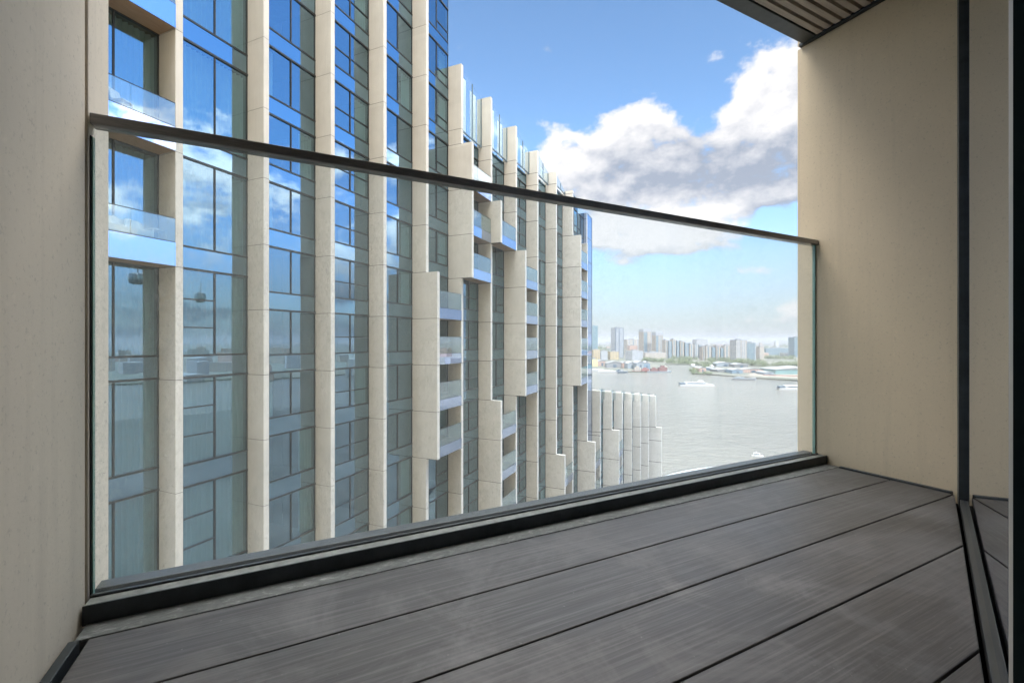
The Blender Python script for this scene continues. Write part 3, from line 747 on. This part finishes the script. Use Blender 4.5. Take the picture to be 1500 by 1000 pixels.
nms = ['first', 'second', 'third', 'fourth', 'fifth', 'sixth', 'seventh', 'eighth', 'ninth']
cl = {'beige': 'beige', 'glass': 'blue glazed', 'cream': 'cream', 'pale': 'pale grey'}
for i, (a, b, yt, st) in enumerate(row):
    block('apartment_block', f'{cl[st]} block, {nms[i]} along the row right of the tower pair', a, b, yt, 524.5, st, .15, 18, strips=((.3, .55, 'glass'),) if st != 'glass' else ((.35, .55, 'pale'),), group='riverside apartment row')
block('apartment_block', 'pale block with rooftop boxes rising behind the riverside row', 1019, 1037, 497, 512, 'pale', .1)
row = [(1028, 1033, 508, 'beige'), (1033, 1042, 506.5, 'cream'), (1042, 1048, 509, 'glass'), (1048, 1055, 506.5, 'beige'), (1055, 1060, 510, 'glass'), (1060, 1069, 506, 'cream'), (1069, 1075, 509, 'beige')]
for i, (a, b, yt, st) in enumerate(row):
    block('apartment_block', f'lower {cl[st]} block, {nms[i]} in the row left of the banded slab', a, b, yt, 527.5, st, .12, 16, strips=((.35, .6, 'glass'),) if st != 'glass' else (), group='lower apartment row')
block('slab_block', 'pale slab block with banded balconies rising over the warehouses', 1075, 1095, 498, 530, 'pale', .2, strips=((.42, .5, 'beige'), (.9, 1, 'beige')))
block('glazed_block', 'blue grey glazed block against the right side of the slab', 1093, 1110, 502, 530, 'banded', -.3, strips=((.1, .9, 'glass'),))
block('apartment_block', 'small cream block right of the glazed block', 1111, 1120, 508, 529, 'cream', .2)
block('hospital_block', 'long low blue block before the far white tower', 1121, 1160, 510, 520, 'glass', .05, 30)
block('tower_block', 'small white tower far off on the skyline', 1136, 1141, 500, 512, 'white', .1)
block('tower_block', 'tiny cream tower above the small cream block', 1113, 1117, 502, 511, 'cream', .1)
block('glass_tower', 'pale blue tower at the edge of the right wall', 1162, 1180, 494, 523, 'glass', .1)
block('brick_block', 'yellow brick block at the foot of the banded tower', 892.5, 907, 515, 527, 'yellow', .15)
block('brick_block', 'ochre brick block under the turquoise tower', 868, 880, 512, 526, 'yellow', .1)
block('dark_block', 'dark grey block between the two ochre brick blocks', 880, 890, 514, 527, 'grey', .1)
block('brick_block', 'red brown block seen between banded tower and beige block', 921, 934, 506, 521.5, 'brick', .1)
block('low_block', 'grey stepped block with terrace roof at the dock', 919, 943, 514, 527.5, 'grey', .4)
block('low_block', 'long cream arcaded block before the tower pair', 943, 975, 516.5, 525.5, 'cream', .1)
block('advert_block', 'bright yellow block on the quay by the stone building', 866, 875.5, 526, 537, 'yellowp', .1)
for i, (a, b, yt, yb, st, lab) in enumerate([
    (876, 890, 527, 536, 'brick', 'brown shed beside the bright yellow block'), (889, 913, 529, 538.5, 'roof', 'dark long shed behind the white barges'), (912, 919, 529, 539, 'brick', 'brick store between long dark shed and red barge'),
    (919, 932, 529.5, 540, 'shed', 'grey blue shed behind the red barge'), (932, 944, 528, 541, 'shed', 'pale blue shed behind the red hull'), (944, 953, 529, 541, 'blue', 'bright blue shed beside the grey ship'),
    (1050, 1076, 530, 537, 'shed', 'dark roofed warehouse below the lower apartment row'), (1076, 1096, 532, 538, 'roofl', 'light roofed warehouse under the slab block'), (1042, 1050, 538, 543, 'blue', 'navy store on the spit'),
    (1050, 1075, 540, 545, 'roofl', 'long cream store on the river edge'), (1074, 1089, 540, 547, 'blue', 'light blue shed behind the river edge'), (1089, 1119, 539, 546, 'brick', 'brown yard building beside the light blue shed'), (1120, 1134, 544, 549, 'shed', 'small grey shed before the big teal shed'),
    (1024, 1034, 537, 545, 'brick', 'small brown building on the spit')]):
    Z = (CZ - 1.6) * F / (yb - 499); w = (b - a) / F * Z; h = CZ - 1.6 - (yt - 499) / F * Z; X = ((a + b) / 2 - 750) / F * Z; dd = 24
    t = thing('warehouse', lab, 'warehouse', (X, Z + dd / 2, 1.6), .04 * ((i % 5) - 2))
    m = MB(); m.box(-w / 2, w / 2, -dd / 2, dd / 2, 0, h * .72); m.build('wall', FM[st], t)
    r = MB(); n = max(1, int(w / 22)); 
    for j in range(n):
        x0 = -w / 2 + j * w / n; x1 = x0 + w / n; xm = (x0 + x1) / 2
        r.loft([[(x0, -dd/2 - .3, h * .72), (x1, -dd/2 - .3, h * .72), (xm, -dd/2 - .3, h)], [(x0, dd/2, h * .72), (x1, dd/2, h * .72), (xm, dd/2, h)]])
    r.build('roof', FM['roofl' if st in ('roof', 'brick') else 'roof'], t)
    dr = MB(); dr.box(-w * .1, w * .1, -dd / 2 - .3, -dd / 2 - .02, 0, h * .5); dr.build('door', FM['navy'], t)
# big teal shed and its red line of fence
t = thing('boat_shed', 'big teal shed with low pitched roof in the yard at right', 'shed', (*gp(1168, 548, 1.6), 1.6), .05)
m = MB(); m.box(-34, 60, 0, 40, 0, 7); m.build('wall', FM['tealshed'], t); m = MB(); m.loft([[(-35, -1, 7.02), (61, -1, 7.02), (13, -1, 11)], [(-35, 41, 7.02), (61, 41, 7.02), (13, 41, 11)]]); m.build('roof', FM['roofl'], t)
p, q = gp(1118, 549.3, 1.62), gp(1200, 552.5, 1.62)
m = MB(); m.prism([p, q, (q[0], q[1] + .6), (p[0], p[1] + .6)], 1.6, 2.6); tag(m.build('yard_fence', FM['red']), 'thin red fence along the sandy yard before the teal shed', 'fence')
# white storage tanks at the bend
for px, py in ((1015, 536.5), (1042, 538)):
    x, y = gp(px, py, 1.6); m = MB(); m.loft([[(4*r*cos(2*pi*i/16), 4*r*sin(2*pi*i/16), z) for i in range(16)] for z, r in ((0, 1), (3, 1), (4.2, .8), (4.9, .45), (5.1, .1))])
    tag(m.build('storage_tank', FM['white'], None, (x, y, 1.6)), 'white domed tank ' + ('on the green bank of the bend' if px < 1030 else 'on the spit left of the navy store'), 'tank')
# distant low rise town
g0 = None
n = 0
for i in range(170):
    px = random.uniform(866, 1330); py = random.choice([random.uniform(503, 512), random.uniform(506, 527)])
    if px < 1110 and py > 519: continue
    x, y = gp(px, py, 1.6); 
    st = random.choice(['beige', 'cream', 'grey', 'brick', 'pale', 'glass', 'brick'])
    w = random.uniform(14, 45) * (1 + (y > 3000)); dd = random.uniform(10, 20); h = random.uniform(6, 17)
    m = MB(); m.box(-w/2, w/2, -dd/2, dd/2, 0, h, 0); m.box(-w/2 + .5, w/2 - .5, -dd/2 + .5, dd/2 - .5, h, h + .4, 1)
    o = m.build('distant_building', [FM[st], FM['roof']], None, (x, y, 1.6), random.uniform(-.4, .4))
    tag(o, 'small hazy low building in the town beyond the river bank', 'building', 'distant low buildings')
# far bank to the right and behind, seen only in the tower's glass
for i in range(70):
    a = random.uniform(42, 100); r = random.uniform(650, 1500); x, y = r * sin(radians(a)), r * cos(radians(a))
    w = random.uniform(20, 60); dd = random.uniform(12, 20); h = random.uniform(8, 34)
    m = MB(); m.box(-w/2, w/2, -dd/2, dd/2, 0, h, 0); m.box(-w/2 + .5, w/2 - .5, -dd/2 + .5, dd/2 - .5, h, h + .4, 1)
    tag(m.build('distant_building', [FM[random.choice(['beige', 'cream', 'grey', 'pale', 'brick'])], FM['roof']], None, (x, y, 1.6), random.uniform(0, 3)), 'building on the bank to the right, mirrored in the tower glass', 'building', 'mirrored far bank buildings')
land('right_bank', [(620, 500), (760, 560), (2500, 500), (2500, -1200), (700, -1200), (640, -200)], 1.7, M_land)

# trees: bank woodland as clumps of leaf sized faces
def leafmat():
    t = NT('foliage'); v = t.coord(); c = t.ramp(t.noise(v, .18, 5, .7), [(.3, (.035, .055, .025)), (.7, (.10, .12, .055))]); t.l.new(c, t.b.inputs['Base Color']); t.b.inputs['Roughness'].default_value = .9; return t.mat
M_leaf = leafmat(); M_bark = simple('bark', (.10, .08, .06), .9)
def clump(m, x, y, z, r, n, s):
    for _ in range(n):
        dx, dy, dz = [random.gauss(0, .42) for _ in range(3)]
        c = Vector((x + dx * r, y + dy * r, z + dz * r * .8)); u = Vector([random.uniform(-1, 1) for _ in range(3)]).normalized() * s; w = u.orthogonal().normalized() * s
        m.poly([tuple(c - u), tuple(c + w), tuple(c + u), tuple(c - w * .8)])
m = MB()
for (xa_, ya_, xb_, yb_, cnt, hh) in [(941, 529, 1010, 531.5, 60, 9), (985, 526, 1075, 529, 60, 9), (975, 532, 1050, 534, 60, 6), (1046, 535, 1013, 546, 36, 7), (1014, 547, 1042, 548, 16, 4), (1068, 531, 1120, 532, 40, 9), (1100, 536, 1170, 536, 50, 9), (1040, 530, 1080, 533, 20, 7), (866, 522, 900, 524, 16, 9), (1090, 524, 1165, 526, 40, 10)]:
    for _ in range(cnt):
        t_ = random.random(); x, y = gp(xa_ + (xb_ - xa_) * t_, ya_ + (yb_ - ya_) * t_ + random.uniform(-.7, .7), 1.6); r = hh * random.uniform(.5, 1)
        clump(m, x, y, 1.6 + r * .5, r, 60, r * .16)
for i in range(900):
    px = random.uniform(860, 1340); py = random.uniform(501.5, 520); x, y = gp(px, py, 1.6); r = random.uniform(7, 12) * (1 + y / 6000)
    clump(m, x, y, 2 + r * .4, r, 14, r * .3)
tag(m.build('bank_woodland', M_leaf), 'dark green wooded banks and distant treetops across the river', 'trees', kind='stuff')

# ------------------------------------------------------------------ boats
def hull(m, L_, w, h, rise=.4, z=0.0, nose=.25):
    rings = []
    for i in range(13):
        t = i / 12; x = -L_/2 + L_ * t
        k = 1 if t < 1 - nose else max(.04, 1 - ((t - 1 + nose) / nose) ** 1.8); k *= .82 + .18 * min(1, t * 6)
        zt = z + h + rise * max(0, (t - .6) / .4) ** 2
        rings.append([(x, -w/2 * k, zt), (x, -w/2 * k * .8, z - .4), (x, w/2 * k * .8, z - .4), (x, w/2 * k, zt)])
    m.loft(rings)
def clipper(px, py, label, rot):
    x, y = gp(px, py); t = thing('passenger_ferry', label, 'ferry', (x, y, 0), rot)
    m = MB(); hull(m, 38, 3, 1.9, .6); T = [(dx, dy) for dx, dy in ((0, -3.2), (0, 3.2))]
    m.v = [(a, b - 3.2, c) for a, b, c in m.v]; b0 = len(m.v); m2 = MB(); hull(m2, 38, 3, 1.9, .6); m.v += [(a, b + 3.2, c) for a, b, c in m2.v]; m.f += [tuple(b0 + i for i in f) for f in m2.f]; m.m += m2.m
    m.box(-18, 14, -4.2, 4.2, 1.5, 2.2); m.build('hull', FM['white'], t)
    c = MB(); c.loft([[(x_, -3.9, z0), (x_, 3.9, z0), (x_, 3.7, z1), (x_, -3.7, z1)] for x_, z0, z1 in ((-13, 2.22, 4.7), (9, 2.22, 4.7), (13.5, 2.22, 3.0))]); c.build('cabin', FM['white'], t)
    g_ = MB(); g_.box(-11, 9, -3.96, 3.96, 3.1, 4.1); g_.build('window', FM['navy'], t)
    w_ = MB(); w_.box(2, 7, -2, 2, 4.72, 6.6); w_.box(6.99, 7.1, -1.8, 1.8, 5.4, 6.3); w_.build('wheelhouse', FM['white'], t)
    a = MB(); a.box(-18.5, -13.1, -3.8, 3.8, 2.22, 3.7); a.build('stern_deck', FM['navy'], t)
    k = MB(); k.tube((0, 0, 6.6), (0, 0, 9), .12); k.tube((-6, 2, 4.7), (-6, 2, 6.5), .4); k.tube((-6, -2, 4.7), (-6, -2, 6.5), .4); k.build('mast', FM['roof'], t)
clipper(1020, 565.5, 'white river ferry with dark stern in mid river', -.10)
clipper(1168, 571, 'white river ferry half hidden by the right wall', -.16)
def launch():
    x, y = gp(1110, 669); t = thing('small_boat', 'small white cabin boat near the glass at lower right', 'boat', (x, y, 0), -.25)
    m = MB(); hull(m, 6.6, 2.4, .9, .35, nose=.4); m.build('hull', FM['white'], t)
    c = MB(); c.loft([[(a, -.95, .85), (a, .95, .85), (a, .85, h), (a, -.85, h)] for a, h in ((-2.4, 2.5), (1.0, 2.5), (1.5, 1.3))]); c.build('cabin', FM['white'], t)
    for x0 in (-2.1, -1.2, -.3): 
        g_ = MB(); g_.box(x0, x0 + .6, -.98, .98, 1.5, 2.1); g_.build('window', FM['navy'], t)
    k = MB(); k.tube((-.8, 0, 2.5), (-.8, 0, 3.8), .05); k.box(-.95, -.65, -.5, .5, 3.3, 3.36); k.build('mast', FM['white'], t)
launch(); bpy.data.objects['small_boat'].scale = (.72, .72, .72)
def barge(px, py, Ln, label, cols, rot=0, sup=()):
    x, y = gp(px, py); t = thing('moored_vessel', label, 'ship', (x, y, 0), rot)
    m = MB(); hull(m, Ln, 7, 2.4, .8, nose=.15); m.build('hull', FM[cols], t)
    for a, b, h, c in sup:
        s = MB(); s.box(a * Ln - Ln/2, b * Ln - Ln/2, -2.6, 2.6, 2.42, 2.42 + h); s.box((a * .7 + b * .3) * Ln - Ln/2, (a * .3 + b * .7) * Ln - Ln/2, -2, 2, 2.42 + h, 2.42 + h * 1.5); s.build('superstructure', FM[c], t)
    k = MB(); k.tube((0, 0, 2.4), (0, 0, 12), .25); k.tube((-Ln * .3, 0, 2.4), (-Ln * .22, 0, 9), .18); k.build('mast', FM['roof'], t)
barge(873, 543.2, 26, 'white low barge moored nearest the stone building', 'white', .02, ((.1, .8, 1.0, 'white'),))
barge(895, 545.6, 42, 'white long barge with dark cabin end', 'white', -.03, ((.05, .6, 1.2, 'white'), (.7, .95, 2.0, 'navy')))
barge(912, 546.2, 16, 'dark workboat moored off the white barge', 'navy', -.03, ((.2, .6, 1.8, 'grey'),))
barge(940, 545.0, 32, 'red hulled vessel with cream deckhouse at the dock', 'rust', 0, ((.1, .45, 5, 'cream'), (.5, .85, 3.5, 'red')))
barge(966, 545.5, 40, 'grey blue ship with dark red upper works at the bend', 'shed', .12, ((.12, .4, 4, 'rust'), (.45, .8, 6, 'rust')))
barge(1090, 556.5, 30, 'low grey barge against the sandy shore', 'roof', -.15, ((.1, .5, 1.2, 'shed'),))
# curved floating walkway far below the balustrade
def pier():
    t = thing('curved_pier', 'pale curved walkway on the water low behind the glass', 'pier', (0, 0, 0))
    pts = [gp(*p) for p in ((930, 722), (962, 705), (1010, 692), (1060, 685.5), (1110, 684), (1170, 688), (1240, 700))]
    cur = []
    for i in range(len(pts) - 1):
        p0 = Vector(pts[max(0, i-1)]); p1 = Vector(pts[i]); p2 = Vector(pts[i+1]); p3 = Vector(pts[min(len(pts)-1, i+2)])
        for j in range(8):
            s = j / 8; cur.append(.5 * ((2*p1) + (p2-p0)*s + (2*p0-5*p1+4*p2-p3)*s*s + (3*p1-p0-3*p2+p3)*s**3))
    m = MB(); r = MB()
    for a, b in zip(cur[:-1], cur[1:]):
        nn = Vector((-(b-a).y, (b-a).x)).normalized() * 1.1
        m.prism([tuple(a - nn), tuple(b - nn), tuple(b + nn), tuple(a + nn)], .3, .7)
        for sg in (-1, 1):
            q0, q1 = a + nn * .93 * sg, b + nn * .93 * sg
            r.tube((*q0, 1.75), (*q1, 1.75), .06, 5); r.tube((*q0, .7), (*q0, 1.75), .05, 5)
    m.build('walkway', simple('walkway_grey', (.26, .30, .32), .7), t); r.build('railing', FM['roofl'], t)
pier()

# cable car cabins over the river, outside the frame: the tower's glass mirrors them
def cabin(x, y, z, lab):
    t = thing('cable_car_cabin', lab, 'cable car', (x, y, z), .4, 'cable car cabins')
    m = MB(); m.loft([[(r*cos(2*pi*i/16) * 1.1, r*sin(2*pi*i/16), q) for i in range(16)] for q, r in ((-1.1, .9), (-.9, 1.2), (0, 1.35), (.8, 1.2), (1.1, .8))]); m.build('body', FM['navy'], t)
    g_ = MB(); g_.loft([[(r*cos(2*pi*i/16) * 1.11, r*sin(2*pi*i/16) * 1.01, q) for i in range(16)] for q, r in ((-.35, 1.33), (0, 1.37), (.6, 1.27))]); g_.build('window', FM['glass'], t)
    h = MB(); h.tube((0, 0, 1.1), (0, .0, 3.1), .09); h.tube((-.8, 0, 3.1), (.8, 0, 3.1), .12); h.build('hanger', FM['roof'], t)
def mirrored(px, py, k, dist):
    q = Vector((cos(gang), -sin(gang), 0)); pt = Vector((C2[0], C2[1], 0)) + q * (-(ky(k) + REC))
    v = Vector(((px - 750) / F, 1, (499 - py) / F)); t = pt.dot(q) / v.dot(q); h = v * t; vn = v.normalized(); r = vn - 2 * vn.dot(q) * q
    p = h + r * dist; return p.x, p.y, p.z + CZ
cabin(*mirrored(203, 408, 1, 95), 'grey cable car cabin mirrored in the leftmost bay')
cabin(*mirrored(299, 435, 2, 105), 'grey cable car cabin mirrored in the second bay')

# ------------------------------------------------------------------ haze
hz = MB(); hz.box(-24000, 24000, -24000, 24000, -3, 118)
t = NT('haze'); t.n.remove(t.b); pv = t.new('ShaderNodeVolumePrincipled'); pv.inputs['Color'].default_value = (.50, .52, .57, 1); pv.inputs['Density'].default_value = .00015; pv.inputs['Anisotropy'].default_value = .2
t.l.new(pv.outputs[0], t.out.inputs['Volume'])
tag(hz.build('haze', t.mat), kind='stuff')
